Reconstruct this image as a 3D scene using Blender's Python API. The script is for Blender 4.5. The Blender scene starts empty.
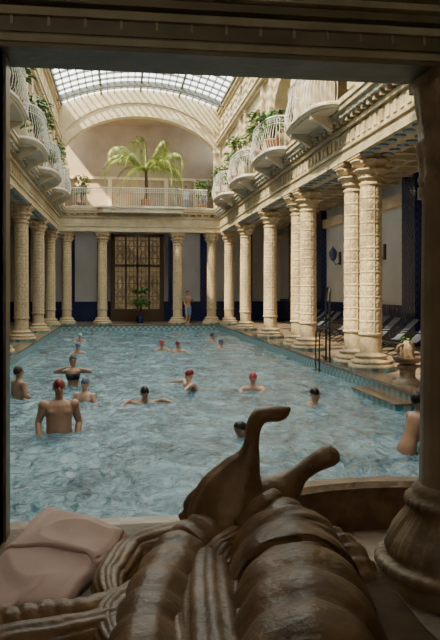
import bpy, bmesh, math, random
from mathutils import Vector, Matrix, noise
random.seed(7)
F=700.0; TH=math.atan(100/700); S=math.sin(TH); C=math.cos(TH); EYE=1.9
XC=1.1; WZ=-0.25
def P(px,py,d):
    xr=(px-220)/F*d
    return Vector((d*S+xr*C, d*C-xr*S, EYE-(py-290)/F*d))
def G(px,py,z=0.0):
    return P(px,py,(EYE-z)*F/(py-290))
col=bpy.context.scene.collection
# ------------------------------------------------------------ materials
def mat(name,c1,c2=None,scale=5,rough=0.6,bump=0.0,bscale=None,metal=0,kind='noise',detail=4,spec=0.5,stretch=None,emit=None,coat=0,vb=0,vs=.3):
    m=bpy.data.materials.new(name); m.use_nodes=True
    nt=m.node_tree; N=nt.nodes; L=nt.links
    b=N['Principled BSDF']
    b.inputs['Roughness'].default_value=rough; b.inputs['Metallic'].default_value=metal
    b.inputs['Specular IOR Level'].default_value=spec
    b.inputs['Coat Weight'].default_value=coat
    tc=N.new('ShaderNodeTexCoord'); mp=N.new('ShaderNodeMapping')
    L.new(tc.outputs['Object'],mp.inputs['Vector'])
    if stretch: mp.inputs['Scale'].default_value=stretch
    if c2 is None: c2=tuple(x*0.75 for x in c1)
    if kind=='noise':
        t=N.new('ShaderNodeTexNoise'); t.inputs['Scale'].default_value=scale; t.inputs['Detail'].default_value=detail
        L.new(mp.outputs[0],t.inputs['Vector'])
        r=N.new('ShaderNodeValToRGB'); r.color_ramp.elements[0].position=0.35; r.color_ramp.elements[1].position=0.65
        r.color_ramp.elements[0].color=(*c2,1); r.color_ramp.elements[1].color=(*c1,1)
        L.new(t.outputs['Fac'],r.inputs[0]); L.new(r.outputs[0],b.inputs['Base Color'])
    elif kind=='check':
        t=N.new('ShaderNodeTexChecker'); t.inputs['Scale'].default_value=scale
        t.inputs['Color1'].default_value=(*c1,1); t.inputs['Color2'].default_value=(*c2,1)
        L.new(mp.outputs[0],t.inputs['Vector']); L.new(t.outputs['Color'],b.inputs['Base Color'])
    elif kind=='voro':
        t=N.new('ShaderNodeTexVoronoi'); t.inputs['Scale'].default_value=scale
        L.new(mp.outputs[0],t.inputs['Vector'])
        r=N.new('ShaderNodeValToRGB'); r.color_ramp.elements[0].color=(*c1,1); r.color_ramp.elements[1].color=(*c2,1)
        r.color_ramp.elements[1].position=0.6
        L.new(t.outputs['Distance'],r.inputs[0]); L.new(r.outputs[0],b.inputs['Base Color'])
    nrm=None
    if vb:
        t3=N.new('ShaderNodeTexVoronoi'); t3.inputs['Scale'].default_value=vb; t3.feature='SMOOTH_F1'
        L.new(mp.outputs[0],t3.inputs['Vector'])
        b3=N.new('ShaderNodeBump'); b3.inputs['Strength'].default_value=vs; b3.inputs['Distance'].default_value=0.03; b3.invert=True
        L.new(t3.outputs['Distance'],b3.inputs['Height']); L.new(b3.outputs[0],b.inputs['Normal']); nrm=b3
    if bump:
        t2=N.new('ShaderNodeTexNoise'); t2.inputs['Scale'].default_value=bscale or scale*3; t2.inputs['Detail'].default_value=5
        L.new(mp.outputs[0],t2.inputs['Vector'])
        bp=N.new('ShaderNodeBump'); bp.inputs['Strength'].default_value=bump; bp.inputs['Distance'].default_value=0.02
        L.new(t2.outputs['Fac'],bp.inputs['Height']); 
        if nrm: L.new(nrm.outputs[0],bp.inputs['Normal'])
        L.new(bp.outputs[0],b.inputs['Normal'])
    if emit: 
        b.inputs['Emission Color'].default_value=(*emit[0],1); b.inputs['Emission Strength'].default_value=emit[1]
    return m
M={}
M['cream']=mat('cream_plaster',(0.66,0.55,0.38),(0.54,0.44,0.295),1.5,0.7,0.3,30)
M['stone']=mat('carved_limestone',(0.66,0.52,0.335),(0.46,0.34,0.205),12,0.6,0.35,45,detail=6)
M['entab']=mat('glazed_frieze',(0.60,0.505,0.35),(0.47,0.385,0.255),3,0.5,0.5,18)
M['darkwood']=mat('painted_beam',(0.23,0.185,0.11),(0.14,0.115,0.07),3,0.45,0.3,20)
M['beamlight']=mat('beam_gilt',(0.48,0.42,0.27),(0.32,0.28,0.17),4,0.5,0.3,20)
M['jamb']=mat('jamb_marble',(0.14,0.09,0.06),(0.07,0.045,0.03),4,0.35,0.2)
M['tile_floor']=mat('deck_tile',(0.30,0.22,0.16),(0.23,0.17,0.125),5,0.3,kind='check')
M['coping']=mat('coping_tile',(0.24,0.165,0.115),(0.17,0.115,0.08),6,0.18)
M['pooltile']=mat('pool_tile_teal',(0.07,0.24,0.30),(0.36,0.42,0.38),7,0.3,kind='check')
M['bluetile']=mat('navy_glazed_tile',(0.010,0.016,0.07),(0.018,0.03,0.13),8,0.2,kind='check')
M['white']=mat('aisle_wall_plaster',(0.58,0.59,0.60),(0.50,0.52,0.54),1,0.7)
M['coffer']=mat('turquoise_coffer',(0.05,0.16,0.20),(0.20,0.34,0.36),4,0.4,kind='voro')
M['roundel']=mat('pale_blue_roundel',(0.35,0.45,0.52),(0.12,0.22,0.32),9,0.3)
M['iron']=mat('white_painted_iron',(0.80,0.80,0.79),(0.70,0.71,0.71),5,0.4)
M['slab']=mat('balcony_plaster',(0.64,0.58,0.48),(0.54,0.48,0.39),3,0.6,0.2)
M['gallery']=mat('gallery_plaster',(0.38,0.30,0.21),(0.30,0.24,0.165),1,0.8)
M['rib']=mat('backlit_roof_rib',(0.18,0.19,0.19),(0.14,0.15,0.15),2,0.5)  # dark grey put in so the ribs look backlit
M['door']=mat('dark_oak',(0.09,0.05,0.022),(0.05,0.027,0.013),6,0.4,0.2,stretch=(1,1,8))
M['leaf']=mat('leaf_green',(0.10,0.24,0.04),(0.05,0.13,0.03),6,0.5)
M['frond']=mat('palm_frond_green',(0.38,0.43,0.09),(0.14,0.22,0.04),2,0.45)
M['trunk']=mat('palm_trunk',(0.16,0.10,0.06),None,8,0.9,0.8)
M['potblue']=mat('cobalt_pot',(0.01,0.03,0.16),(0.02,0.05,0.22),5,0.15)
M['terra']=mat('clay_pot',(0.35,0.17,0.09),None,5,0.7)
M['metal']=mat('dark_steel',(0.03,0.03,0.03),(0.05,0.05,0.05),5,0.3,metal=0.8)
M['sling']=mat('lounger_fabric',(0.07,0.08,0.12),(0.10,0.11,0.16),20,0.8)
M['lampglass']=mat('lamp_glass',(0.10,0.13,0.30),(0.05,0.07,0.2),5,0.2)
M['bronze']=mat('weathered_carved_stone',(0.235,0.135,0.064),(0.12,0.067,0.032),7,0.46,0.35,34,spec=.4)
M['bed']=mat('carved_recess_shade',(0.09,0.052,0.026),(0.05,0.029,0.016),6,0.85,0.3,30,spec=.12)  # sculpture stone darkened to stand in for shaded gaps between scrolls
M['ledge']=mat('brown_stone_ledge',(0.15,0.10,0.06),(0.09,0.06,0.037),5,0.55,0.5,25,spec=.3)
M['rimwood']=mat('glazed_brown_basin',(0.20,0.115,0.055),(0.10,0.058,0.03),7,0.5,0.9,16)
M['oldstone']=mat('darkened_fountain_stone',(0.34,0.24,0.15),(0.18,0.12,0.075),9,0.5,0.5,30)
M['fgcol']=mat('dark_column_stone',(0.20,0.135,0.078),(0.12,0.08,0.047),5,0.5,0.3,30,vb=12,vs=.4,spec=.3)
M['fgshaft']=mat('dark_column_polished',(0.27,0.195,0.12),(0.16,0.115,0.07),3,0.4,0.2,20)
M['towel']=mat('terry_towel',(0.50,0.345,0.29),(0.43,0.285,0.24),4,0.95,0.25,240)
M['skin']=mat('skin_tan',(0.48,0.27,0.17),(0.40,0.21,0.13),6,0.38)
M['skin2']=mat('skin_fair',(0.66,0.42,0.31),(0.58,0.35,0.25),6,0.45)
M['hair']=mat('dark_hair',(0.02,0.014,0.01),None,20,0.5,0.5)
M['eye']=mat('eye_dark',(0.02,0.015,0.01),None,20,0.2)
M['lip']=mat('lip',(0.35,0.12,0.09),None,20,0.4)
M['redcap']=mat('red_cap',(0.22,0.022,0.022),(0.17,0.015,0.015),10,0.35)
M['pinkcap']=mat('rose_cap',(0.48,0.07,0.09),(0.4,0.05,0.07),10,0.35)
M['bluecap']=mat('blue_cap',(0.05,0.10,0.22),(0.04,0.08,0.18),10,0.35)
M['greycap']=mat('slate_cap',(0.14,0.18,0.24),(0.10,0.14,0.2),10,0.35)
M['blackcap']=mat('black_cap',(0.012,0.012,0.016),None,10,0.35)
M['whitecap']=mat('white_cap',(0.7,0.7,0.7),None,10,0.35)
M['black']=mat('black_swimwear',(0.01,0.01,0.012),None,10,0.6)
M['shorts']=mat('pale_blue_shorts',(0.30,0.36,0.50),(0.22,0.28,0.42),10,0.8)
M['bottom']=mat('pool_floor',(0.10,0.28,0.36),(0.08,0.22,0.3),2,0.4)
M['doorglass']=mat('amber_glow_door_glass',(0.42,0.31,0.15),(0.06,0.045,0.03),1.6,0.10,emit=((1.0,.72,.38),.09))  # warm glow put into the panes to brighten the door
def glassmat():
    m=bpy.data.materials.new('skylight_glass'); m.use_nodes=True; nt=m.node_tree; N=nt.nodes; L=nt.links
    N.remove(N['Principled BSDF']); o=N['Material Output']
    tr=N.new('ShaderNodeBsdfTransparent'); tr.inputs[0].default_value=(0.76,0.83,0.84,1)
    tl=N.new('ShaderNodeBsdfTranslucent'); n=N.new('ShaderNodeTexNoise'); n.inputs['Scale'].default_value=0.8
    r=N.new('ShaderNodeValToRGB'); r.color_ramp.elements[0].color=(.25,.31,.31,1); r.color_ramp.elements[1].color=(.6,.66,.66,1)
    L.new(n.outputs['Fac'],r.inputs[0]); L.new(r.outputs[0],tl.inputs[0])
    mx=N.new('ShaderNodeMixShader'); mx.inputs[0].default_value=0.5
    L.new(tr.outputs[0],mx.inputs[1]); L.new(tl.outputs[0],mx.inputs[2]); L.new(mx.outputs[0],o.inputs[0]); return m
M['glass']=glassmat()
def watermat():
    m=bpy.data.materials.new('pool_water'); m.use_nodes=True; nt=m.node_tree; N=nt.nodes; L=nt.links
    b=N['Principled BSDF']; b.inputs['Roughness'].default_value=0.03; b.inputs['IOR'].default_value=1.45
    tc=N.new('ShaderNodeTexCoord'); mp=N.new('ShaderNodeMapping'); mp.inputs['Scale'].default_value=(1,0.7,1)
    L.new(tc.outputs['Object'],mp.inputs[0])
    n=N.new('ShaderNodeTexNoise'); n.inputs['Scale'].default_value=1.9; n.inputs['Detail'].default_value=10; n.inputs['Roughness'].default_value=.72; n.inputs['Distortion'].default_value=.8
    L.new(mp.outputs[0],n.inputs['Vector'])
    r=N.new('ShaderNodeValToRGB'); r.color_ramp.elements[0].position=.38; r.color_ramp.elements[1].position=.70
    r.color_ramp.elements[0].color=(.035,.095,.135,1); r.color_ramp.elements[1].color=(.27,.44,.52,1)
    L.new(n.outputs['Fac'],r.inputs[0]); L.new(r.outputs[0],b.inputs['Base Color'])
    n2=N.new('ShaderNodeTexNoise'); n2.inputs['Scale'].default_value=8; n2.inputs['Detail'].default_value=7; n2.inputs['Distortion'].default_value=.5
    L.new(mp.outputs[0],n2.inputs['Vector'])
    bp=N.new('ShaderNodeBump'); bp.inputs['Strength'].default_value=1.0; bp.inputs['Distance'].default_value=0.08
    L.new(n2.outputs['Fac'],bp.inputs['Height']); L.new(bp.outputs[0],b.inputs['Normal'])
    return m
M['water']=watermat()
# ------------------------------------------------------------ mesh builder
def catmull(pts,k=6):
    pts=[tuple(p) for p in pts]; out=[]; n=len(pts)
    for i in range(n-1):
        p0=pts[max(i-1,0)];p1=pts[i];p2=pts[i+1];p3=pts[min(i+2,n-1)]
        for j in range(k):
            t=j/k
            out.append(tuple(0.5*((2*b)+(-a+c)*t+(2*a-5*b+4*c-d)*t*t+(-a+3*b-3*c+d)*t**3) for a,b,c,d in zip(p0,p1,p2,p3)))
    out.append(pts[-1]); return out
class MB:
    def __init__(s): s.v=[];s.f=[];s.mi=[];s.sm=[]
    def add(s,v,f,m=0,sm=False):
        o=len(s.v); s.v+= [tuple(x) for x in v]; s.f+=[tuple(i+o for i in q) for q in f]; s.mi+=[m]*len(f); s.sm+=[sm]*len(f)
        return s
    def box(s,x0,x1,y0,y1,z0,z1,m=0):
        v=[(x,y,z) for z in (z0,z1) for y in (y0,y1) for x in (x0,x1)]
        f=[(0,2,3,1),(4,5,7,6),(0,1,5,4),(2,6,7,3),(0,4,6,2),(1,3,7,5)]
        return s.add(v,f,m)
    def rings(s,R,m=0,sm=True,closed=True,cap=True):
        n=len(R[0]); v=[p for r in R for p in r]; f=[]
        for i in range(len(R)-1):
            for j in range(n if closed else n-1):
                a=i*n+j;b=i*n+(j+1)%n; f.append((a,b,b+n,a+n))
        s.add(v,f,m,sm)
        if cap and closed:
            for r,rev in ((R[0],True),(R[-1],False)):
                idx=list(range(n)); 
                if rev: idx=idx[::-1]
                s.add(r,[tuple(idx)],m,False)
        return s
    def lathe(s,prof,n=24,c=(0,0,0),rf=None,m=0,sm=True,rot=0):
        R=[]
        for r,z in prof:
            R.append([(c[0]+(rf(r,z,a) if rf else r)*math.cos(a),c[1]+(rf(r,z,a) if rf else r)*math.sin(a),c[2]+z) for a in [rot+2*math.pi*j/n for j in range(n)]])
        return s.rings(R,m,sm)
    def tube(s,pts,rad,n=8,m=0,ref=(0,0,1),rf=None,sm=True):
        pts=[Vector(p) for p in pts]; R=[]; N=len(pts)
        if not hasattr(rad,'__len__'): rad=[rad]*N
        ref=Vector(ref); ps=None
        for i,p in enumerate(pts):
            d=(pts[min(i+1,N-1)]-pts[max(i-1,0)]).normalized()
            sd=d.cross(ref)
            if sd.length<1e-3: sd=d.cross(Vector((1,0,0))) if ps is None else ps
            sd.normalize()
            if ps is not None and sd.dot(ps)<0: sd=-sd
            ps=sd; up=sd.cross(d)
            ra,rb=rad[i] if hasattr(rad[i],'__len__') else (rad[i],rad[i])
            rr=[]
            for j in range(n):
                a=2*math.pi*j/n; k=rf(i/(N-1),a) if rf else 1
                rr.append(tuple(p+sd*(ra*k*math.cos(a))+up*(rb*k*math.sin(a))))
            R.append(rr)
        return s.rings(R,m,sm)
    def ell(s,c,r,T=None,m=0,n=14,k=9,zmin=-1):
        R=[];c=Vector(c)
        for i in range(k+1):
            t=-math.pi/2+math.pi*i/k
            if math.sin(t)<zmin: t=math.asin(zmin)
            q=max(math.cos(t),0.02)
            ring=[]
            for j in range(n):
                a=2*math.pi*j/n; p=Vector((r[0]*q*math.cos(a),r[1]*q*math.sin(a),r[2]*math.sin(t)))
                if T: p=T@p
                ring.append(tuple(c+p))
            R.append(ring)
        return s.rings(R,m,True)
    def mesh(s,name,mats,disp=None):
        me=bpy.data.meshes.new(name); me.from_pydata(s.v,[],s.f)
        for q in mats: me.materials.append(M[q])
        me.polygons.foreach_set('material_index',s.mi); me.polygons.foreach_set('use_smooth',s.sm)
        bm=bmesh.new(); bm.from_mesh(me); bmesh.ops.recalc_face_normals(bm,faces=bm.faces)
        if disp:
            bm.normal_update()
            nn=[(v,v.normal.copy()*disp(v.co)) for v in bm.verts]
            for v,o in nn: v.co+=o
        bm.to_mesh(me); bm.free(); return me
    def obj(s,name,mats,parent=None,loc=None,disp=None,**kw):
        if isinstance(mats,str): mats=[mats]
        return mk(name,s.mesh(name,mats,disp),parent,loc,**kw)
def mk(name,data,parent=None,loc=None,**kw):
    o=bpy.data.objects.new(name,data); col.objects.link(o)
    if parent: o.parent=parent
    if loc is not None: o.location=loc
    for k,v in kw.items(): o[k]=v
    return o
def copytree(o,loc=None,rotz=None,scale=None,label=None):
    kids=list(o.children); n=o.copy(); col.objects.link(n)
    if loc is not None: n.location=loc
    if rotz is not None: n.rotation_euler=(0,0,rotz)
    if scale is not None: n.scale=(scale,)*3 if not hasattr(scale,'__len__') else scale
    if label: n['label']=label
    def rec(src,dst):
        for k in src.children:
            if k is dst: continue
            c=k.copy(); col.objects.link(c); c.parent=dst; rec(k,c)
    for k in kids:
        c=k.copy(); col.objects.link(c); c.parent=n; rec(k,c)
    return n
ST=dict(kind='structure')
# ------------------------------------------------------------ SETTING
DX=4.7
xr_,xl_=5.86,XC-DX
PR,PL=XC+4.25,XC-4.2     # pool edges
WR,WL=XC+8.9,XC-8.9
Y0,Y1=5.9,37.8
YF=43.0
MB().box(PR,WR,Y0-2.4,YF,-0.3,0).obj('floor','tile_floor',**ST)
MB().box(WL,PL,Y0-2.4,YF,-0.3,0).obj('floor','tile_floor',**ST)
MB().box(PL,PR,Y1,YF,-0.3,0).obj('floor','tile_floor',**ST)
MB().box(PL,PR,3.5,Y0,-0.3,0).obj('floor','tile_floor',**ST)
MB().box(WL,WR,-3.5,3.5,-0.3,0).obj('floor','tile_floor',**ST)
MB().box(PL-.4,PR+.4,Y0-.4,Y1+.4,-1.7,-1.5).obj('floor','bottom',**ST)
def ybox(x0,x1,y0,y1,z0,z1,name,m): return MB().box(x0,x1,y0,y1,z0,z1).obj(name,m,**ST)
ybox(PR,PR+.3,Y0,Y1,-1.5,-.3,'wall_pool_right','pooltile'); ybox(PL-.3,PL,Y0,Y1,-1.5,-.3,'wall_pool_left','pooltile')
ybox(PL,PR,Y1,Y1+.3,-1.5,-.3,'wall_pool_far','pooltile'); ybox(PL,PR,Y0-.3,Y0,-1.5,-.3,'wall_pool_near','pooltile')
for nm,(a,c,y0,y1) in (('trim_1',(PR-.04,PR+.4,Y0,Y1)),('trim_2',(PL-.4,PL+.04,Y0,Y1)),('trim_3',(PL,PR,Y1-.04,Y1+.4))):
    MB().box(a,c,y0,y1,-.04,.03,0).box(a+.015,c-.015,y0+.015,y1-.015,-.3,-.04,1).obj(nm,['coping','pooltile'],**ST)
b=MB()
for x0,y0,y1,z in ((XC+3.75,11.9,14.2,-.13),):
    b.box(x0,PR-.045,y0,y1,-1.5,z-.03,0); b.box(x0-.02,PR-.045,y0-.02,y1+.02,z-.03,z,1)
b.obj('floor',['pooltile','coping'],**ST)
def water():
    nx,ny=220,700; b=MB(); v=[];f=[]
    for j in range(ny+1):
        t=j/ny; y=Y0+(Y1-.04-Y0)*(t**1.5)
        for i in range(nx+1):
            x=PL+.04+(PR-PL-.08)*i/nx
            wx=x+.4*noise.noise(Vector((x*.8,y*.8,7))); wy=y+.4*noise.noise(Vector((x*.8,y*.8,17)))
            h=noise.fractal(Vector((wx*1.5,wy*1.2,0)),1.0,2.1,3)*.030+noise.noise(Vector((wx*5.5+3,wy*4.6,5)))*.026
            h+=abs(noise.noise(Vector((wx*3.6,wy*3.0,9))))*-.040+noise.noise(Vector((wx*12,wy*9,2)))*.011
            v.append((x,y,WZ+h))
    for j in range(ny):
        for i in range(nx):
            a=j*(nx+1)+i; f.append((a,a+1,a+nx+2,a+nx+1))
    b.add(v,f,0,True); o=b.obj('pool_water','water',kind='stuff',category='water',label='rippling pale blue water filling the long swimming pool')
water()
OPN=[12.4,17.8,23.1,28.3,33.3]
def aislewall(sg):
    X=XC+sg*8.9; x0,x1=sorted((X,X+sg*.3)); side='right' if sg>0 else 'left'
    b=MB(); b.box(x0,x1,-3.5,YF,-.3,6.1,0)
    b.obj('wall_'+side,'white',**ST)
    x0,x1=sorted((X-sg*.06,X)); MB().box(x0,x1,3.5,YF,0,1.35).obj('baseboard_'+side,'bluetile',**ST)
    b=MB(); x0,x1=sorted((X-sg*.28,X))
    for k in range(7):
        y=6.2+5.5*k; b.box(x0,x1,y-.55,y+.55,0,5.9)
    b.obj('trim_4','bluetile',**ST)
    x0,x1=sorted((X-sg*.2,X)); MB().box(x0,x1,3.5,YF,4.9,5.3).obj('trim_5','cream',**ST)
    xa,xb=sorted((XC+sg*4.35,X)); b=MB(); b.box(xa,xb,3.5,YF,6.0,6.1,1)
    y=4
    while y<YF: b.box(xa,xb,y-.09,y+.09,5.72,6.0,0); y+=.92
    for k in range(5):
        x=xa+(xb-xa)*(k+.5)/5; b.box(x-.08,x+.08,3.5,YF,5.76,6.0,0)
    b.obj('ceiling',['entab','coffer'],**ST)
    MB().box(xa,xb,3.5,YF,6.1,6.32).obj('floor','slab',**ST)
    xi=XC+sg*4.35; xo=XC+sg*5.15
    b=MB(); a,c=sorted((xi,xo)); b.box(a,c,3.5,38.2,5.05,6.1,0)
    for (z0,z1,p) in ((5.05,5.18,.04),(5.32,5.38,.05),(5.78,5.88,.08),(6.02,6.14,.24),(6.14,6.26,.32),(6.26,6.34,.36)):
        a,c=sorted((xi-sg*p,xi+sg*.01)); b.box(a,c,3.5,38.2-p,z0,z1,0)
    y=4.0
    while y<38: 
        a,c=sorted((xi-sg*.19,xi)); b.box(a,c,y-.06,y+.06,5.9,6.02,0)
        a,c=sorted((xi-sg*.03,xi)); b.box(a,c,y-.10,y+.10,5.46,5.70,0); y+=.36
    y=3.9
    while y<38:
        for q in (4.52,4.98): b.lathe([(.13,5.01),(.13,5.06)],10,c=(XC+sg*q,y,0),m=1,sm=False)
        b.lathe([(.07,5.99),(.07,6.03)],8,c=(XC+sg*4.12,y+.2,0),m=1,sm=False)
        y+=.46
    b.obj('trim_6',['entab','roundel'],**ST)
    b=MB(); op=OPN; hw=1.6; zs,rise=8.3,.95
    x0,x1=sorted((XC+sg*4.4,XC+sg*5.0))
    edges=[3.5]
    for c_ in op: edges+=[c_-hw,c_+hw]
    edges.append(38.2)
    for i in range(0,len(edges),2): b.box(x0,x1,edges[i],edges[i+1],6.32,11.8,0)
    for c_ in op:
        n=12
        for k in range(n):
            ya=c_-hw*math.cos(math.pi*k/n); yb=c_-hw*math.cos(math.pi*(k+1)/n)
            za=zs+rise*math.sin(math.pi*k/n); zb=zs+rise*math.sin(math.pi*(k+1)/n)
            v=[(x0,ya,za),(x1,ya,za),(x1,yb,zb),(x0,yb,zb),(x0,ya,11.8),(x1,ya,11.8),(x1,yb,11.8),(x0,yb,11.8)]
            b.add(v,[(0,1,2,3),(4,5,6,7),(0,3,7,4),(1,2,6,5)],0)
    b.obj('wall_upper_'+side,'cream',**ST)
    b=MB(); xi=XC+sg*4.4
    for (z0,z1,p) in ((9.75,9.85,.10),(9.85,10.0,.22),(10.0,10.08,.28),(11.45,11.6,.08),(11.6,11.8,.18),(6.34,6.7,.05)):
        a,c=sorted((xi-sg*p,xi)); b.box(a,c,3.5,38.2,z0,z1)
    for i in range(0,len(edges),2):
        for ye in (edges[i]+.25,edges[i+1]-.25):
            a,c=sorted((xi-sg*.12,xi)); b.box(a,c,ye-.2,ye+.2,6.7,9.75); b.box(*sorted((xi-sg*.18,xi)),ye-.26,ye+.26,8.3,8.5)
    y=4.0
    while y<38:
        a,c=sorted((xi-sg*.05,xi)); b.box(a,c,y-.5,y+.5,10.3,11.2); y+=1.4
    b.obj('trim_7','cream',**ST)
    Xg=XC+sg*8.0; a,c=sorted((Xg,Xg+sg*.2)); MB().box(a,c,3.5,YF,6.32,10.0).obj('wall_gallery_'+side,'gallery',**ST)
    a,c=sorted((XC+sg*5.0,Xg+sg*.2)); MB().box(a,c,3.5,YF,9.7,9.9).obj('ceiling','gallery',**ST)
aislewall(1); aislewall(-1)
OX0,OX1=-.53,2.05
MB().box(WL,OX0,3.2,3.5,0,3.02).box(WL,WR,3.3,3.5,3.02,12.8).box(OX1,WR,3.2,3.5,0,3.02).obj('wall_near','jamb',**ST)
b=MB()
b.box(-2.5,4,3.2,3.5,2.98,3.5,0)
for z0,z1,p,m in ((3.0,3.03,.02,1),(3.045,3.075,.015,0),(3.115,3.15,.03,1),(3.165,3.2,.06,0),(3.205,3.235,.10,1),(3.235,3.32,.14,0)):
    b.box(-2.5,4,3.2-p,3.21,z0,z1,m)
x=-2.4
while x<3.9:
    b.box(x,x+.012,3.185,3.2,3.075,3.13,1); x+=.16
b.obj('trim_8',['darkwood','beamlight'],**ST)
MB().box(-3.5,4.5,-3.5,3.3,3.3,3.5).obj('ceiling','darkwood',**ST)
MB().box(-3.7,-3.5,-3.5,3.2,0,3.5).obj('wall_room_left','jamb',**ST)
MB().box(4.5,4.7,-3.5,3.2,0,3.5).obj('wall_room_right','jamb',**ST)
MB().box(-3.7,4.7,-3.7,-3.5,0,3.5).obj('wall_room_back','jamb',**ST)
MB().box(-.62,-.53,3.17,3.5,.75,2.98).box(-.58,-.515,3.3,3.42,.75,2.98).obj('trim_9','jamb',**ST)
MB().box(WL,WR,YF,YF+.3,-.3,13).obj('wall_far','white',**ST)
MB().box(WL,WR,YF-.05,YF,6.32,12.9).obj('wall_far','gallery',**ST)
MB().box(WL,WR,YF-.08,YF,0,1.2).obj('baseboard_far','bluetile',**ST)
b=MB()
for x in (-5.6,-3.0,-1.05,3.25,5.2,7.8): b.box(x-.32,x+.32,YF-.3,YF,0,5.9)
b.obj('trim_10','bluetile',**ST)
b=MB(); b.box(PL-.2,PR+.2,38.2,YF,6.0,6.1,1)
y=38.6
while y<YF: b.box(PL,PR,y-.09,y+.09,5.75,6,0); y+=.9
for k in range(9): b.box(PL+k,PL+k+.15,38.2,YF,5.78,6,0)
b.obj('ceiling',['entab','coffer'],**ST)
MB().box(PL-.1,PR+.1,38.2,YF,6.1,6.32).obj('floor','slab',**ST)
b=MB(); b.box(xl_,xr_,38.2,38.95,5.05,6.1)
for (z0,z1,p) in ((5.05,5.18,.04),(5.32,5.38,.05),(5.78,5.88,.08),(6.02,6.14,.24),(6.14,6.26,.32),(6.26,6.34,.36)): b.box(xl_,xr_,38.2-p,38.2,z0,z1)
x=PL
while x<PR: b.box(x-.06,x+.06,38.01,38.2,5.9,6.02); b.box(x-.1,x+.1,38.17,38.2,5.46,5.7); x+=.36
b.obj('trim_11','entab',**ST)
def zroof(x): return 11.75+.95*(1-((x-XC)/4.3)**2)
def zarc(x,w=4.05,z0=9.55,r=1.75):
    t=(x-XC)/w
    return z0+r*(math.sqrt(max(0,1-t*t*.82))-math.sqrt(.18))/(1-math.sqrt(.18)) if abs(t)<1 else None
b=MB(); n=40
for k in range(n):
    xa=XC-4.05+8.1*k/n; xb=XC-4.05+8.1*(k+1)/n
    za,zb=zarc(xa+1e-6) or 9.55,zarc(xb-1e-6) or 9.55
    for y0,y1,ga,gb,m in ((38.2,38.7,0,3,0),(38.1,38.2,0,.22,0),(38.13,38.2,.75,.9,0)):
        ta=min(za+gb,zroof(xa)+.02) if gb<3 else zroof(xa)+.1; tb=min(zb+gb,zroof(xb)+.02) if gb<3 else zroof(xb)+.1
        v=[(xa,y0,za+ga),(xb,y0,zb+ga),(xb,y1,zb+ga),(xa,y1,za+ga),(xa,y0,ta),(xb,y0,tb),(xb,y1,tb),(xa,y1,ta)]
        b.add(v,[(0,1,2,3),(4,5,6,7),(0,1,5,4),(3,2,6,7)],m)
b.box(XC-4.6,XC-4.05,38.2,38.7,6.32,12); b.box(XC+4.05,XC+4.6,38.2,38.7,6.32,12)
b.box(XC-4.4,XC-3.95,38.05,38.2,9.4,9.6); b.box(XC+3.95,XC+4.4,38.05,38.2,9.4,9.6)
b.obj('wall_gable','cream',**ST)
MB().box(PL-1,PR+1,38.7,YF,11.9,12.1).obj('ceiling','gallery',**ST)
b=MB(); b.box(PL-.3,PR+.3,YF-.15,YF-.05,8.6,8.75); b.box(PL-.3,PR+.3,YF-.12,YF-.05,6.32,6.6)
for x in (-2.4,-.6,2.8,4.6): b.box(x-.12,x+.12,YF-.2,YF-.05,6.32,8.6)
b.obj('trim_12','cream',**ST)
b=MB(); v=[];f=[];nx=20
for y in (3.5,38.4):
    for i in range(nx+1):
        x=XC-4.35+8.7*i/nx; v.append((x,y,zroof(x)+.06))
for i in range(nx): f.append((i,i+1,i+nx+2,i+nx+1))
b.add(v,f,0,True); b.obj('window_1','glass',**ST)
b=MB()
for i in range(0,25):
    x=XC-4.2+8.4*i/24; z=zroof(x); w=.055 if i%6==0 else .022
    b.box(x-w,x+w,3.5,38.3,z-.05,z+.05)
y=4.2; k=0
while y<38.4:
    w,h=(.10,.2) if k%6==0 else (.032,.06)
    R=[]
    for i in range(21):
        x=XC-4.35+8.7*i/20; z=zroof(x); R.append([(x,y-w,z-h),(x,y+w,z-h),(x,y+w,z+.05),(x,y-w,z+.05)])
    b.rings(R,0,False); y+=.9; k+=1
b.obj('trim_13','rib',**ST)
for sg in (1,-1):
    a,c=sorted((XC+sg*4.15,XC+sg*5.05)); MB().box(a,c,3.5,38.4,11.8,11.95).obj('trim_14','cream',**ST)

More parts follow.
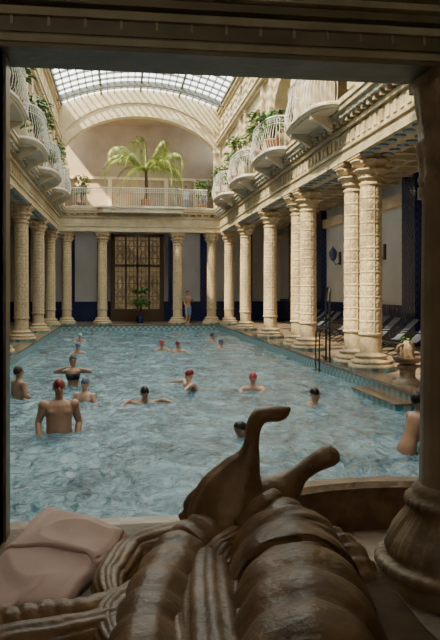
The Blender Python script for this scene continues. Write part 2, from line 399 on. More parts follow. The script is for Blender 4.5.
# ------------------------------------------------------------ COLUMNS
def shaft_rf(r,z,a):
    t=(z-.42)/4.08
    if not (.12<t<.96): return r
    # panels of relief: rosettes in framed cells, stacked on a straight grid (no spiral)
    cell=.29; u=(z%cell)/cell*2-1; v=((a*8/(2*math.pi))%1)*2-1
    rr=math.hypot(u,v); an=math.atan2(u,v)
    frame=.014 if max(abs(u),abs(v))>.86 else 0
    ros=max(0,1-rr/.78)**.5*(.65+.35*math.cos(6*an))*.022
    return r+max(frame,ros)
def column():
    root=mk('column',None); root['category']='column'
    b=MB(); b.lathe([(.54,-.28),(.54,0),(.54,.10)],8,rot=math.pi/8,sm=False,m=1)
    b.lathe([(.53,.101),(.53,.16),(.45,.165),(.45,.18),(.465,.20),(.47,.225),(.455,.25),(.40,.265),(.375,.28),(.36,.31),(.365,.33),(.385,.345),(.385,.37),(.36,.385),(.31,.40),(.30,.43)],48)
    b.obj('base',['stone','pooltile'],root)
    b=MB(); pr=[]
    for k in range(261):
        t=k/260; z=.42+4.1*t; r=.256-.02*t
        if 27<=k<=30: r+=.035
        if 250<=k<=253: r+=.035
        pr.append((r,z))
    b.lathe(pr,144,rf=shaft_rf); b.obj('shaft','stone',root)
    b=MB()
    def crf(r,z,a):
        t=(z-4.5)/.43
        return r+(.045*abs(math.sin(4*a+ (math.pi/8 if t<.5 else 0)))**.7+ .04*t*t*abs(math.cos(2*a))**4)*(1 if 0.1<t<1.01 else 0)
    b.lathe([(.24,4.50),(.30,4.52),(.30,4.535),(.25,4.55),(.27,4.60),(.31,4.65),(.36,4.69),(.37,4.71),(.34,4.73),(.27,4.735),(.28,4.79),(.33,4.84),(.41,4.90),(.42,4.93),(.33,4.95)],96,rf=crf)
    for a in range(4):
        q=math.pi/4+a*math.pi/2; x,y=.40*math.cos(q),.40*math.sin(q)
        b.ell((x,y,4.88),(.08,.08,.08)); 
    b.box(-.39,.39,-.39,.39,4.95,5.0); b.box(-.43,.43,-.43,.43,5.0,5.05)
    b.obj('capital','stone',root)
    return root
c0=column(); c0['label']='tall carved limestone column with rosette relief beside the pool'; c0['group']='poolside columns'
c0.location=(xr_,15.85,0)
posn=[(xr_,10.5),(xr_,17.03),(xr_,21.4),(xr_,22.58),(xr_,27.0),(xr_,32.5),(xr_,37.5),(xl_,26.6),(xl_,32.0),(xl_,37.4),(xl_,21.2),(xl_,16),
      (-2.85,38.65),(-.95,38.65),(3.15,38.65),(5.05,38.65)]
for i,(x,y) in enumerate(posn):
    c=copytree(c0,loc=(x,y,0),rotz=0)
    if y>38: c['label']='carved limestone column at the end of the pool before the doors'
# ------------------------------------------------------------ BALCONIES
def bowpath(dep,L,n=40):
    out=[]
    for i in range(n+1):
        a=-math.pi/2+math.pi*i/n
        ca=max(math.cos(a),0)**.6; sa=math.copysign(abs(math.sin(a))**.85,math.sin(a))
        out.append((-dep*ca,L/2*sa))
    return out
def balcony(L=3.7,dep=.66,bow=None,nb=24,low=.16):
    root=mk('balcony',None); root['category']='balcony'
    path=(bow or bowpath(dep,L))
    R=[]
    for s,z in ((.80,-1*low),(.84,-.95*low),(.86,-.11),(.93,-.10),(.95,-.07),(1.0,-.05),(1.0,0),(.97,.02)):
        R.append([(x*s,y*(.6+.4*s),z) for x,y in path]+[(.25,path[-1][1]*(.6+.4*s),z),(.25,path[0][1]*(.6+.4*s),z)])
    b=MB().rings(R,0,False)
    if not bow:
        for y in (-1.0,1.0):
            b.rings([[(.05,y-.09,-.16),(.05,y+.09,-.16),(.05,y+.09,-.52),(.05,y-.09,-.52)],[(-.2,y-.09,-.14),(-.2,y+.09,-.14),(-.2,y+.09,-.36),(-.2,y-.09,-.36)],[(-.5,y-.08,-.14),(-.5,y+.08,-.14),(-.5,y+.08,-.22),(-.5,y-.08,-.22)]],0,False)
    b.obj('slab','slab',root)
    b=MB(); m=len(path)-1
    def pt(t):
        f=t*m; i=min(int(f),m-1); q=f-i
        return Vector((path[i][0]*(1-q)+path[i+1][0]*q,path[i][1]*(1-q)+path[i+1][1]*q,0))
    def outn(t):
        d=(pt(min(t+.01,1))-pt(max(t-.01,0))).normalized(); return Vector((-d.y,d.x,0))
    for k in range(nb+1):
        t=.01+.98*k/nb; p=pt(t)*.92; o=outn(t)
        pts=[p+o*q+Vector((0,0,z)) for z,q in ((.03,0),(.14,.07),(.34,.10),(.56,.06),(.78,.0),(1.0,0))]
        b.tube(pts,.008,5)
        if k<nb:
            t2=.01+.98*(k+.5)/nb; p2=pt(t2)*.92; o2=outn(t2)
            d=(pt(min(t2+.01,1))-pt(max(t2-.01,0))).normalized()
            ring=[p2+o2*.01+Vector((0,0,.89))+d*(.045*math.cos(a))+Vector((0,0,.05*math.sin(a))) for a in [2*math.pi*j/8 for j in range(9)]]
            b.tube(ring,.0065,4,ref=tuple(o2))
    for z,q,r in ((.05,.0,.014),(.79,.0,.011)):
        b.tube([pt(k/60)*.92+outn(k/60)*q+Vector((0,0,z)) for k in range(61)],r,5)
    b.obj('railing','iron',root)
    MB().tube([pt(k/60)*.92+Vector((0,0,1.01)) for k in range(61)],.026,6).obj('handrail','iron',root)
    return root
bal=balcony(); bal['label']='curved plaster balcony with white wrought iron railing'; bal['group']='gallery balconies'
bal.location=(XC+4.05,OPN[1],6.34)
for y in OPN[2:]: copytree(bal,loc=(XC+4.05,y,6.34))
for y in OPN[1:]: copytree(bal,loc=(XC-4.05,y-.4,6.34),rotz=math.pi)
fb=[]
for i in range(61):
    t=-1+2*i/60; fb.append((-.12-.35*(1 if abs(t)<.55 else max(0,1-(abs(t)-.55)/.08)),t*3.95))
fbal=balcony(bow=fb,nb=60,low=.3); fbal['label']='long white iron railed balcony across the end of the hall'
fbal.location=(XC,38.1,6.34); fbal.rotation_euler=(0,0,math.pi/2)
# ------------------------------------------------------------ DOOR
def fardoor():
    x0,x1=-.35,2.45; y=YF-.35
    b=MB(); b.box(x0-.2,x0,y,YF,0,5.3); b.box(x1,x1+.2,y,YF,0,5.3); b.box(x0-.2,x1+.2,y,YF,5.1,5.3); b.box(x0,x1,y+.03,YF,3.3,3.45)
    for k in range(5):
        x=x0+(x1-x0)*k/4; b.box(x-.06,x+.06,y+.03,y+.15,0,5.1)
    for k in range(4):
        xa=x0+(x1-x0)*k/4; w=(x1-x0)/4; xc_=xa+w/2
        for z in (1.1,1.5,1.9,2.3,2.7,3.0,3.82,4.2,4.55,4.9): b.box(xa,xa+w,y+.05,y+.12,z-.014,z+.014)
        for j in (1,2): b.box(xa+w*j/3-.012,xa+w*j/3+.012,y+.05,y+.12,.75,5.1)
        for zc in (1.5,2.3,3.82,4.55):
            b.tube([(xc_+.2*math.cos(a),y+.06,zc+.3*math.sin(a)) for a in [2*math.pi*j/16 for j in range(17)]],.018,5,ref=(0,1,0))
        b.box(xa+.04,xa+w-.04,y+.06,y+.12,0.02,.75)
    b.obj('door_1','door',**ST)
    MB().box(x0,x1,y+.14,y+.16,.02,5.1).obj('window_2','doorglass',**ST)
fardoor()
# ------------------------------------------------------------ plants
def leafcluster(b,c,n,rad,ll,m=0,droop=.4,up=.5,rnd=random):
    for _ in range(n):
        a=rnd.uniform(0,2*math.pi); e=rnd.uniform(-.2,1)*up; r=rnd.random()**.5*rad
        base=Vector(c)+Vector((math.cos(a)*r,math.sin(a)*r,rnd.uniform(-.4,1)*rad*.9))
        d=Vector((math.cos(a),math.sin(a),e)).normalized(); s=d.cross(Vector((0,0,1))).normalized()
        l=ll*rnd.uniform(.6,1.2); w=l*.28
        p1=base+d*l*.5; p2=base+d*l-Vector((0,0,droop*l))
        b.add([base,p1+s*w,p1-s*w,p2],[(0,1,2),(1,3,2)],m,False)
def plant(h=1.0,label='',loc=(0,0,0),pot='terra',seed=1,rad=.45,ll=.3,out=0,strands=3):
    rnd=random.Random(seed); root=mk('potted_plant',None,loc=loc); root['category']='plant'; root['label']=label
    MB().lathe([(.14,0),(.17,.02),(.22,.3),(.26,.34),(.26,.4),(.22,.4),(.2,.36)],20).obj('pot',pot,root)
    b=MB()
    for k in range(9):
        a=rnd.uniform(0,6.28); q=rnd.uniform(.1,.6)*rad
        b.tube([(0,0,.36),(math.cos(a)*q*.5,math.sin(a)*q*.5,.36+h*.4),(math.cos(a)*q,math.sin(a)*q,.36+h*.8)],.012,4)
    b.obj('stem','trunk',root)
    b=MB(); leafcluster(b,(0,0,.4+h*.45),int(110*max(rad,.4)/.45),rad*.8,ll,rnd=rnd)
    leafcluster(b,(0,0,.35+h*.9),80,rad*.7,ll,rnd=rnd)
    if out:
        for k in range(strands):
            y=rnd.uniform(-.5,.5); L_=rnd.randint(3,7)
            for j in range(L_): leafcluster(b,(out*(.42+.02*j),y+rnd.uniform(-.04,.04),1.12-.15*j),3,.07,.18,rnd=rnd)
            leafcluster(b,(out*.2,y*.6,1.1),6,.15,.22,rnd=rnd)
    b.obj('foliage','leaf',root); return root
lb='bushy green trailing houseplant in clay pot on the curved balcony'
lt='tall leafy trailing shrub in clay pot on the curved balcony'
plant(label=lt,loc=(XC+3.8,24.2,6.37),h=1.3,seed=2,rad=.45,out=-1)
plant(label=lb,loc=(XC+3.8,22.2,6.37),h=.8,seed=3,rad=.35)
plant(label=lt,loc=(XC+3.8,29.3,6.37),h=1.5,seed=4,rad=.45,out=-1)
plant(label=lb,loc=(XC+3.8,34.2,6.37),h=1.1,seed=5,rad=.4)
plant(label=lt,loc=(XC-3.8,23.5,6.37),h=1.3,seed=6,rad=.5,out=1)
plant(label=lb,loc=(XC-3.8,18.4,6.37),h=1.4,seed=7,rad=.45)
plant(label=lb,loc=(XC-3.8,28.9,6.37),h=.9,seed=8,rad=.4,out=1)
plant(label='shrub in clay pot behind the end railing',loc=(XC-3.2,39.3,6.33),h=1.4,seed=9,rad=.45)
plant(label='shrub in clay pot behind the end railing',loc=(XC+3.5,39.3,6.33),h=1.2,seed=10,rad=.45)
plant(label='tall green plant in cobalt blue pot before the doors',loc=(1.15,40.2,0),h=1.6,seed=11,rad=.38,pot='potblue',ll=.4)
def palm():
    root=mk('potted_palm',None,loc=(1.4,38.6,6.36)); root['category']='palm'; root['label']='large sunlit palm with arching yellow-green fronds drooping over the railing'
    MB().lathe([(.20,0),(.24,.03),(.28,.4),(.3,.44),(.3,.5),(.26,.5),(.24,.46)],24).obj('pot','terra',root)
    MB().tube([(0,0,.4),(.05,-.1,.9),(.02,-.25,1.4),(0,-.45,2.0)],[.12,.10,.09,.07],10).obj('trunk','trunk',root)
    def frond(L,lift,droop,seed):
        rnd=random.Random(seed)
        b=MB(); pts=[]; NN=52
        for k in range(NN+1):
            t=k/NN; pts.append(Vector((L*math.sin(t*1.45)*.98,.15*math.sin(t*2),lift*math.sin(math.pi*min(t*1.05,1)*.62)-droop*t**2.2)))
        b.tube(pts[::4],[.022*(1-.8*k/NN) for k in range(0,NN+1,4)],5)
        for k in range(3,NN+1):
            p=pts[k]; t=k/NN; l=(.56*math.sin(math.pi*min(1,t*.8+.15))+.12)*rnd.uniform(.8,1.15)
            for s in (1,-1):
                d=Vector((.6,s*.75,.0)).normalized(); w=Vector((.020,0,0))
                mid=p+d*l*.5-Vector((0,0,.05*l)); q=p+d*l*.9-Vector((0,0,.50*l))
                b.add([p-w*.6,p+w*.6,mid+w,mid-w,q],[(0,1,2,3),(3,2,4)])
        return b.mesh('frond',['frond'])
    F_=[frond(1.9,.9,1.7,1),frond(1.3,2.0,.4,2),frond(1.7,.6,2.9,3),frond(1.8,1.5,1.2,4)]
    spec=[(0,0.15),(3,.6),(2,-.75),(1,1.4),(3,2.9),(0,3.3),(2,-2.45),(0,-1.3),(1,-2.0),(1,2.2),(2,-1.65),(3,-.15),(0,-.95),(2,-2.1),(0,-2.9),(1,-.5),(3,-1.1),(3,-2.6)]
    rnd=random.Random(8)
    for k,(i,an) in enumerate(spec):
        o=mk('frond',F_[i],root,(0,-.45,1.95)); o.rotation_euler=(rnd.uniform(-.3,.3),rnd.uniform(-.3,.1),an+rnd.uniform(-.15,.15)); s=rnd.uniform(.8,1.15); o.scale=(s,s,s)
palm()
# ------------------------------------------------------------ loungers
def lounger(label):
    root=mk('lounge_chair',None); root['category']='chair'; root['label']=label; root['group']='poolside loungers'
    b=MB()
    for s in (-.3,.3):
        b.tube([(s,-.75,.42),(s,.1,.36),(s,.75,.98)],.018,6)
        b.tube([(s,-.65,0),(s,.25,.46)],.016,6); b.tube([(s,.55,0),(s,-.25,.4)],.016,6)
        b.tube([(s,-.25,.62),(s,.42,.66)],.02,6)
    for y,z in ((-.75,.42),(.75,.98),(-.65,.02),(.55,.02)): b.tube([(-.3,y,z),(.3,y,z)],.016,6)
    b.obj('frame','metal',root)
    b=MB(); R=[]
    for k in range(13):
        t=k/12; y=-.75+1.5*t
        z=.42-.05*math.sin(t*3.0)-.02 if t<.56 else .355+(t-.56)/.44*.62
        R.append([(-.29,y,z),(.29,y,z),(.29,y,z-.012),(-.29,y,z-.012)])
    b.rings(R,0,False).obj('seat','sling',root); return root
l0=lounger('dark folding lounge chair by the tiled aisle wall'); l0.location=(8.4,22.2,0); l0.rotation_euler=(0,0,-math.pi/2)
for x,y in ((8.4,23.2),(8.4,24.2),(8.4,25.3),(8.4,26.3),(8.4,28.4),(8.4,29.4),(8.4,30.4),(8.4,31.5),(8.4,20.8),(8.4,19.5)): copytree(l0,loc=(x,y,0),rotz=-math.pi/2+random.uniform(-.1,.1))
def lamp():
    root=mk('wall_lamp',None); root['category']='lamp'; root['label']='blue glass wall lantern on iron bracket'; root['group']='aisle wall lanterns'
    MB().box(-.02,.02,-.1,.1,-.3,.3).tube([(0,0,-.2),(-.2,0,-.28),(-.32,0,-.1)],.02,6).obj('bracket','metal',root)
    MB().lathe([(.03,-.12),(.10,-.08),(.17,.1),(.19,.28),(.12,.4),(.04,.48),(.02,.56)],10,c=(-.32,0,0)).obj('lamp_shade','lampglass',root); return root
lp=lamp(); lp.location=(WR-.02,25.5,3.35)
for y in (31.0,20.0): copytree(lp,loc=(WR-.02,y,3.35))
for y in (31.0,36.5): copytree(lp,loc=(WL+.02,y,3.35),rotz=math.pi)
r=mk('pool_ladder',None,loc=(5.47,17.95,0)); r['label']='tall dark steel ladder handrail with curved top at the pool edge'; r['category']='ladder'
b=MB()
b.tube(catmull([(-.02,-.17,0),(-.02,-.17,1.0),(-.02,-.17,1.72),(0,-.13,1.90),(0,0,1.99),(0,.13,1.90),(-.02,.17,1.72),(-.02,.17,1.0),(-.02,.17,0)],8),.026,8)
b.obj('handrail','metal',r)
b=MB(); b.tube(catmull([(-.3,-.17,-.9),(-.3,-.17,.5),(-.25,-.17,.85),(-.02,-.17,.95)],6),.02,8); b.tube(catmull([(-.3,.17,-.9),(-.3,.17,.5),(-.25,.17,.85),(-.02,.17,.95)],6),.02,8)
for z in (-.7,-.45,-.2): b.box(-.34,-.26,-.17,.17,z-.015,z+.015)
b.obj('steps','metal',r)
r=mk('stone_fountain',None,loc=(5.72,13.4,0.0)); r['label']='small darkened carved stone fountain with bowl and leafy top'; r['category']='fountain'
MB().lathe([(.28,0),(.28,.06),(.2,.1),(.15,.16),(.16,.3),(.2,.38),(.14,.42)],24,rf=lambda r,z,a:r+.015*math.cos(8*a)).obj('pedestal','oldstone',r)
MB().lathe([(.08,.41),(.22,.45),(.28,.52),(.30,.56),(.27,.56),(.23,.52),(.1,.5)],32,rf=lambda r,z,a:r+.02*math.cos(12*a)).obj('bowl','oldstone',r)
b=MB(); b.lathe([(.10,.5),(.15,.56),(.11,.62),(.14,.70),(.11,.80),(.05,.88)],20,rf=lambda r,z,a:r+.03*math.cos(5*a+z*9))
b.tube(catmull([(0,0,.7),(-.12,-.05,.80),(-.24,-.1,.76),(-.27,-.12,.66)],4),.035,8); b.obj('spout','oldstone',r)
b=MB(); leafcluster(b,(0,0,.86),16,.09,.12,rnd=random.Random(4)); b.obj('foliage','leaf',r)

# ------------------------------------------------------------ PEOPLE
def remesh(b,voxel,smooth=4):
    me=bpy.data.meshes.new('tmp'); me.from_pydata(b.v,[],b.f)
    bm=bmesh.new(); bm.from_mesh(me); bmesh.ops.recalc_face_normals(bm,faces=bm.faces); bm.to_mesh(me); bm.free()
    o=bpy.data.objects.new('tmp',me); col.objects.link(o)
    r=o.modifiers.new('r','REMESH'); r.mode='VOXEL'; r.voxel_size=voxel; r.use_smooth_shade=True
    s=o.modifiers.new('s','SMOOTH'); s.iterations=smooth; s.factor=.5
    dg=bpy.context.evaluated_depsgraph_get(); e=o.evaluated_get(dg)
    out=bpy.data.meshes.new_from_object(e); bpy.data.objects.remove(o); return out
def limb(b,pts,rad):
    c=catmull([tuple(p)+(r,) for p,r in zip(pts,rad)],5)
    q=[Vector(x[:3]) for x in c]; rr=[x[3] for x in c]
    b.tube(q,rr,12,ref=(.3,.95,.1)); b.ell(q[0],(rr[0],)*3); b.ell(q[-1],(rr[-1],)*3)
def hand(b,w,d,side):
    d=d.normalized(); up=Vector((0,0,1)) if abs(d.z)<.8 else Vector((0,-1,0)); s=d.cross(up).normalized(); n=s.cross(d)
    T=Matrix((s,d,n)).transposed()
    b.ell(w+d*.045,(.042,.055,.018),T)
    for k in range(4):
        o=(k-1.5)*.021; L=(.065,.078,.074,.058)[k]
        p0=w+d*.085+s*o; p1=p0+d*L*.5+n*-.006; p2=p0+d*L-n*.022
        b.tube([p0-d*.02,p1,p2],[.0105,.0098,.008],7)
    p0=w+d*.03+s*side*.035; b.tube([p0,p0+s*side*.03+d*.025,p0+s*side*.038+d*.055],[.013,.011,.009],7)
HF=1.75
def person(label,loc,rotz=0,H=1.75,arms=None,lean=0,cap=None,hair=None,skin='skin',voxel=.016,female=False,wear=(),legs=None,bulk=1.0):
    b=MB(); piv=Vector((0,0,1.44)); RL=Matrix.Rotation(-lean,3,'X')
    def B(p):
        p=Vector(p); return piv+RL@(p-piv)
    k=.9 if female else 1.0*bulk
    secs=[(.84,.10,.08,0),(.88,.155,.105,0),(.96,.168*(1.05 if female else bulk),.115*bulk,0),(1.06,.145*k,.098*bulk,0),(1.14,.14*k,.095*bulk,0),(1.24,.160*k,.108*bulk,-.005),(1.33,.180*k,.118,-.005),(1.40,.185*k,.105,0),(1.45,.14*k,.08,.005),(1.49,.065,.06,.01)]
    if bulk>1: secs[3]=(1.06,.160*k,.115*bulk,-.01); secs[4]=(1.14,.157*k,.112*bulk,-.01)
    sc=catmull(secs,3); R=[]
    for z,rx,ry,yo in sc: R.append([tuple(B((rx*math.cos(a),yo+ry*math.sin(a),z))) for a in [2*math.pi*j/20 for j in range(20)]])
    b.rings(R)
    if female:
        for s in (-1,1): b.ell(B((s*.075,-.095,1.28)),(.062,.05,.058))
    else:
        for s in (-1,1): b.ell(B((s*.08,-.07,1.32)),(.085,.055,.06))
    nb=B((0,.01,1.45)); b.tube([nb,Vector((0,.0,1.52)),Vector((0,-.005,1.60))],[.065,.057,.056],12)
    b.ell((0,.012,1.665),(.078,.096,.10)); b.ell((0,-.022,1.605),(.058,.068,.070)); b.ell((0,-.058,1.563),(.028,.026,.022))
    b.tube([(0,-.082,1.665),(0,-.106,1.625)],[.010,.016],8); b.ell((0,-.100,1.625),(.016,.016,.012))
    b.ell((0,-.068,1.685),(.055,.02,.014))
    for s in (-1,1): b.ell((s*.080,.01,1.64),(.012,.02,.032))
    if arms is None: arms=(((.24,.02,1.16),(.27,-.05,.92)),)*2
    for s,(el,wr) in zip((-1,1),arms):
        sh=B((s*.185*k,.0,1.405)); e=Vector((s*el[0],el[1],el[2])); w=Vector((s*wr[0],wr[1],wr[2]))
        limb(b,[sh,sh.lerp(e,.4),e,e.lerp(w,.35),w],[.064*k,.056*k,.043*k,.044*k,.029*k])
        b.ell(sh,(.070*k,)*3); hand(b,w,w-e,-s)
    for s in (-1,1):
        hp,kn,an,to=(s*.09,0,.9),(s*.10,-.02,.49),(s*.10,.03,.09),(s*.12,-.15,.03)
        if legs: hp,kn,an,to=legs[0 if s<0 else 1]
        limb(b,[B(hp),B(Vector(hp).lerp(Vector(kn),.5)),B(kn),B(Vector(kn).lerp(Vector(an),.3)),B(an)],[.088,.078,.055,.056,.036])
        a=Vector(an)+Vector((0,.02,-.04)); b.tube([B(a+Vector((0,.04,0))),B(a.lerp(Vector(to),.5)),B(to)],[.034,.038,.022],10)
    me=remesh(b,voxel); me.name='person'
    me.materials.clear(); me.materials.append(M[skin]); me.materials.append(M['eye']); me.materials.append(M['lip'])
    d=MB()
    for s in (-1,1): d.ell((s*.031,-.087,1.655),(.013,.009,.007),m=1,n=8,k=5)
    d.ell((0,-.090,1.588),(.024,.008,.006),m=2,n=8,k=5)
    bm=bmesh.new(); bm.from_mesh(me)
    vs=[bm.verts.new(v) for v in d.v]
    for q,mi in zip(d.f,d.mi):
        f=bm.faces.new([vs[i] for i in q]); f.material_index=mi; f.smooth=True
    bm.to_mesh(me); bm.verts.index_update()
    sclH=H/HF
    o=mk('person',me,None,loc); o.rotation_euler=(0,0,rotz); o.scale=(sclH,)*3; o['label']=label; o['category']='person'
    bm.normal_update()
    for nm,mt,pred,off in wear:
        vmap={};vv=[];ff=[]
        for f in bm.faces:
            if f.material_index: continue
            c=f.calc_center_median(); c0=piv+RL.inverted()@(c-piv)
            if pred(c0):
                q=[]
                for v in f.verts:
                    if v.index not in vmap: vmap[v.index]=len(vv); vv.append(tuple(v.co+v.normal*off))
                    q.append(vmap[v.index])
                ff.append(tuple(q))
        if ff:
            me2=bpy.data.meshes.new(nm); me2.from_pydata(vv,[],ff); me2.materials.append(M[mt]); me2.polygons.foreach_set('use_smooth',[True]*len(ff))
            so=mk(nm,me2,o); md=so.modifiers.new('t','SOLIDIFY'); md.thickness=.006; md.offset=0
    bm.free()
    if cap:
        g=MB(); T=Matrix.Rotation(.28,3,'X'); g.ell((0,.014,1.672),(.085,.103,.108),T=T,n=24,k=14,zmin=-.05)
        g.obj('swim_cap',cap,o)
    if hair:
        g=MB(); T=Matrix.Rotation(-.45,3,'X')
        g.ell((0,.022,1.675),(.088,.102,.108),T=T,n=24,k=14,zmin=-.22)
        if female: g.ell((0,.12,1.68),(.045,.05,.045)); g.ell((0,.08,1.58),(.06,.045,.08))
        g.obj('hair',hair,o,disp=lambda c:noise.noise(c*40)*.006)
    return o
def inwater(px,wl,above,H,**k):
    g=G(px,wl,WZ); return (g.x,g.y,WZ+above-H)
trunks=lambda c: .74<c.z<.93 and abs(c.x)<.2
top=lambda c: 1.21<c.z<1.35 and abs(c.x)<.165
H1=1.90
person('man in dark red swim cap standing in the pool',inwater(59,431,.77,H1),rotz=.15,H=H1,bulk=1.12,arms=(((.28,.02,1.17),(.27,-.14,.95)),((.28,.06,1.15),(.24,-.10,.92))),cap='redcap',voxel=.010,wear=(('swim_trunks','black',trunks,.006),))
H2=1.66
person('woman in black bikini top with elbows raised outwards',inwater(73,386,.66,H2),rotz=.15,H=H2,arms=(((.43,.0,1.40),(.19,-.12,1.50)),((.43,.0,1.38),(.19,-.12,1.46))),hair='hair',voxel=.012,female=True,skin='skin',wear=(('bikini_top','black',top,.008),('bikini_bottom','black',lambda c:.84<c.z<.97 and abs(c.x)<.2,.006)))
person('bather with wet dark hair standing chest deep',inwater(19,397,.60,1.72),rotz=2.2,H=1.72,hair='hair',voxel=.016,arms=(((.26,.0,1.2),(.2,-.2,1.1)),)*2)
arm_sp=(((.30,.04,1.50),(.47,-.16,1.47)),((.32,-.06,1.50),(.46,-.26,1.47)))
arm_fw=(((.25,-.18,1.40),(.18,-.42,1.38)),)*2
person('bather in slate blue cap with shoulders above water',inwater(85,400,.42,1.7),rotz=-.5,H=1.7,cap='greycap',voxel=.016,arms=(((.28,-.05,1.22),(.3,-.25,1.2)),)*2,skin='skin2')
def swimmer(px,wl,label,rz,cap=None,hair=None,arms=arm_sp,up=.30,skin='skin',vx=.018,lean=1.15,H=1.78):
    return person(label,inwater(px,wl,up,H),rotz=rz,H=H,cap=cap,hair=hair,arms=arms,lean=-lean,skin=skin,voxel=vx)
swimmer(145,402,'swimmer in black cap with both arms spread',0.25,cap='blackcap',arms=arm_sp,up=.28,lean=1.3,skin='skin')
swimmer(189,390,'swimmer in red cap leaning through the water',-1.2,cap='redcap',up=.42,lean=.7,skin='skin2')
swimmer(253,389,'swimmer in rose red cap with face above water',-.3,cap='pinkcap',up=.34,arms=arm_fw,lean=.8,skin='skin2')
swimmer(315,403,'swimmer in black cap low in the water',.8,cap='blackcap',up=.27,arms=arm_fw)
swimmer(241,434,'swimmer in dark cap near the fountain',1.6,cap='blackcap',up=.17,arms=arm_fw)
swimmer(162,350,'distant swimmer in rose cap',0,cap='pinkcap',up=.36,vx=.025,arms=arm_fw,lean=.8)
swimmer(178,352,'distant swimmer in red cap',.4,cap='redcap',up=.36,vx=.025,arms=arm_fw,lean=.8)
swimmer(221,348,'distant swimmer in blue cap',1,cap='bluecap',up=.32,vx=.025,arms=arm_fw)
swimmer(213,341,'distant swimmer with dark hair',1,hair='hair',up=.32,vx=.025,arms=arm_fw)
swimmer(80,341,'distant swimmer in white cap',0,cap='whitecap',up=.32,vx=.025,arms=arm_fw)
swimmer(78,353,'distant swimmer in blue cap by the pool side',0,cap='bluecap',up=.32,vx=.025,arms=arm_fw)
g=G(188,325,0)
person('shirtless man in pale blue shorts standing beside the end columns',(g.x,g.y,0),rotz=.7,H=1.85,hair='hair',skin='skin',voxel=.02,wear=(('shorts','shorts',lambda c:.52<c.z<1.0 and abs(c.x)<.22,.015),),arms=(((.25,.03,1.15),(.24,-.12,.93)),((.27,-.02,1.2),(.12,-.22,1.3))))
person('bather leaning forward waist deep beside the pool steps',inwater(419,450,.76,1.68),rotz=1.75,H=1.68,lean=-.42,hair='hair',voxel=.014,skin='skin',arms=(((.24,-.02,1.2),(.22,-.2,1.0)),)*2)
for px,dk in ((186,'skin'),(203,'skin2')):
    p=P(px,208,41.4)
    person('visitor standing behind the end railing',(p.x,p.y,6.33),rotz=.2,H=1.7,hair='hair',voxel=.025,skin=dk,wear=(('shirt','whitecap',lambda c:.9<c.z<1.42 and abs(c.x)<.2,.012),('shorts','shorts',lambda c:.5<c.z<.95 and abs(c.x)<.22,.012)))
# ------------------------------------------------------------ FOREGROUND
b=MB(); b.box(-2.0,.62,1.3,3.45,0,.66); b.box(-2.0,.66,1.28,3.5,.66,.70); b.box(-2.0,.64,1.3,3.47,.70,.75)
b.obj('trim_15','ledge',**ST)
b=MB(); b.box(.66,2.05,1.3,3.3,0,.38); b.box(.66,2.05,1.28,3.36,.38,.45)
b.obj('trim_16','ledge',**ST)
fc=mk('entrance_column',None,loc=(1.665,3.28,.45)); fc['label']='brown stone column with flaring carved leaf base beside the ledge'; fc['category']='column'
def brf(r,z,a):
    if .15<z<.37: 
        t=(z-.15)/.22; return r+.03*abs(math.sin(6*a))*math.sin(math.pi*t)-.012*abs(math.sin(24*a))
    if .08<z<.14 or .37<z<.43: return r+.012*abs(math.sin(18*a))
    return r
pr=[(.42,0),(.42,.06),(.40,.07),(.415,.085),(.42,.10),(.415,.12),(.40,.13),(.37,.14),(.375,.16),(.37,.18),(.355,.20),(.345,.22),(.33,.24),(.315,.26),(.30,.28),(.288,.30),(.275,.32),(.268,.34),(.262,.36),(.25,.37),(.262,.385),(.265,.40),(.26,.42),(.235,.435),(.235,.46),(.205,.49)]
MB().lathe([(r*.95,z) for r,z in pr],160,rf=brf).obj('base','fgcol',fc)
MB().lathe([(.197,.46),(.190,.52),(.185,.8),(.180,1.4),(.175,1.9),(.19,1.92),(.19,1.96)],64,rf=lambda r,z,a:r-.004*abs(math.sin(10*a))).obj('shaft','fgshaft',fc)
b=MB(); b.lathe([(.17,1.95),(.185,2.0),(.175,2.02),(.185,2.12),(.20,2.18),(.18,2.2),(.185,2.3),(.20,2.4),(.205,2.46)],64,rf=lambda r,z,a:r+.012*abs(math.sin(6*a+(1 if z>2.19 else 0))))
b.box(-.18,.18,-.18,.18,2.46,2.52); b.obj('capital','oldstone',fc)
b=MB(); R=[]
cx,cy=1.95,3.6; 
for k in range(37):
    a=math.radians(135-110*k/36); 
    prof=[(1.72,.0),(1.80,.0),(1.84,.12),(1.82,.26),(1.90,.30),(1.90,.37),(1.70,.39),(1.66,.35),(1.70,.30),(1.72,.2)]
    R.append([(cx+r*math.cos(a),cy+r*math.sin(a),z) for r,z in prof])
b.rings(R,0,False).obj('fountain_basin','rimwood',label='curved brown stone basin rim beside the pool',category='basin')
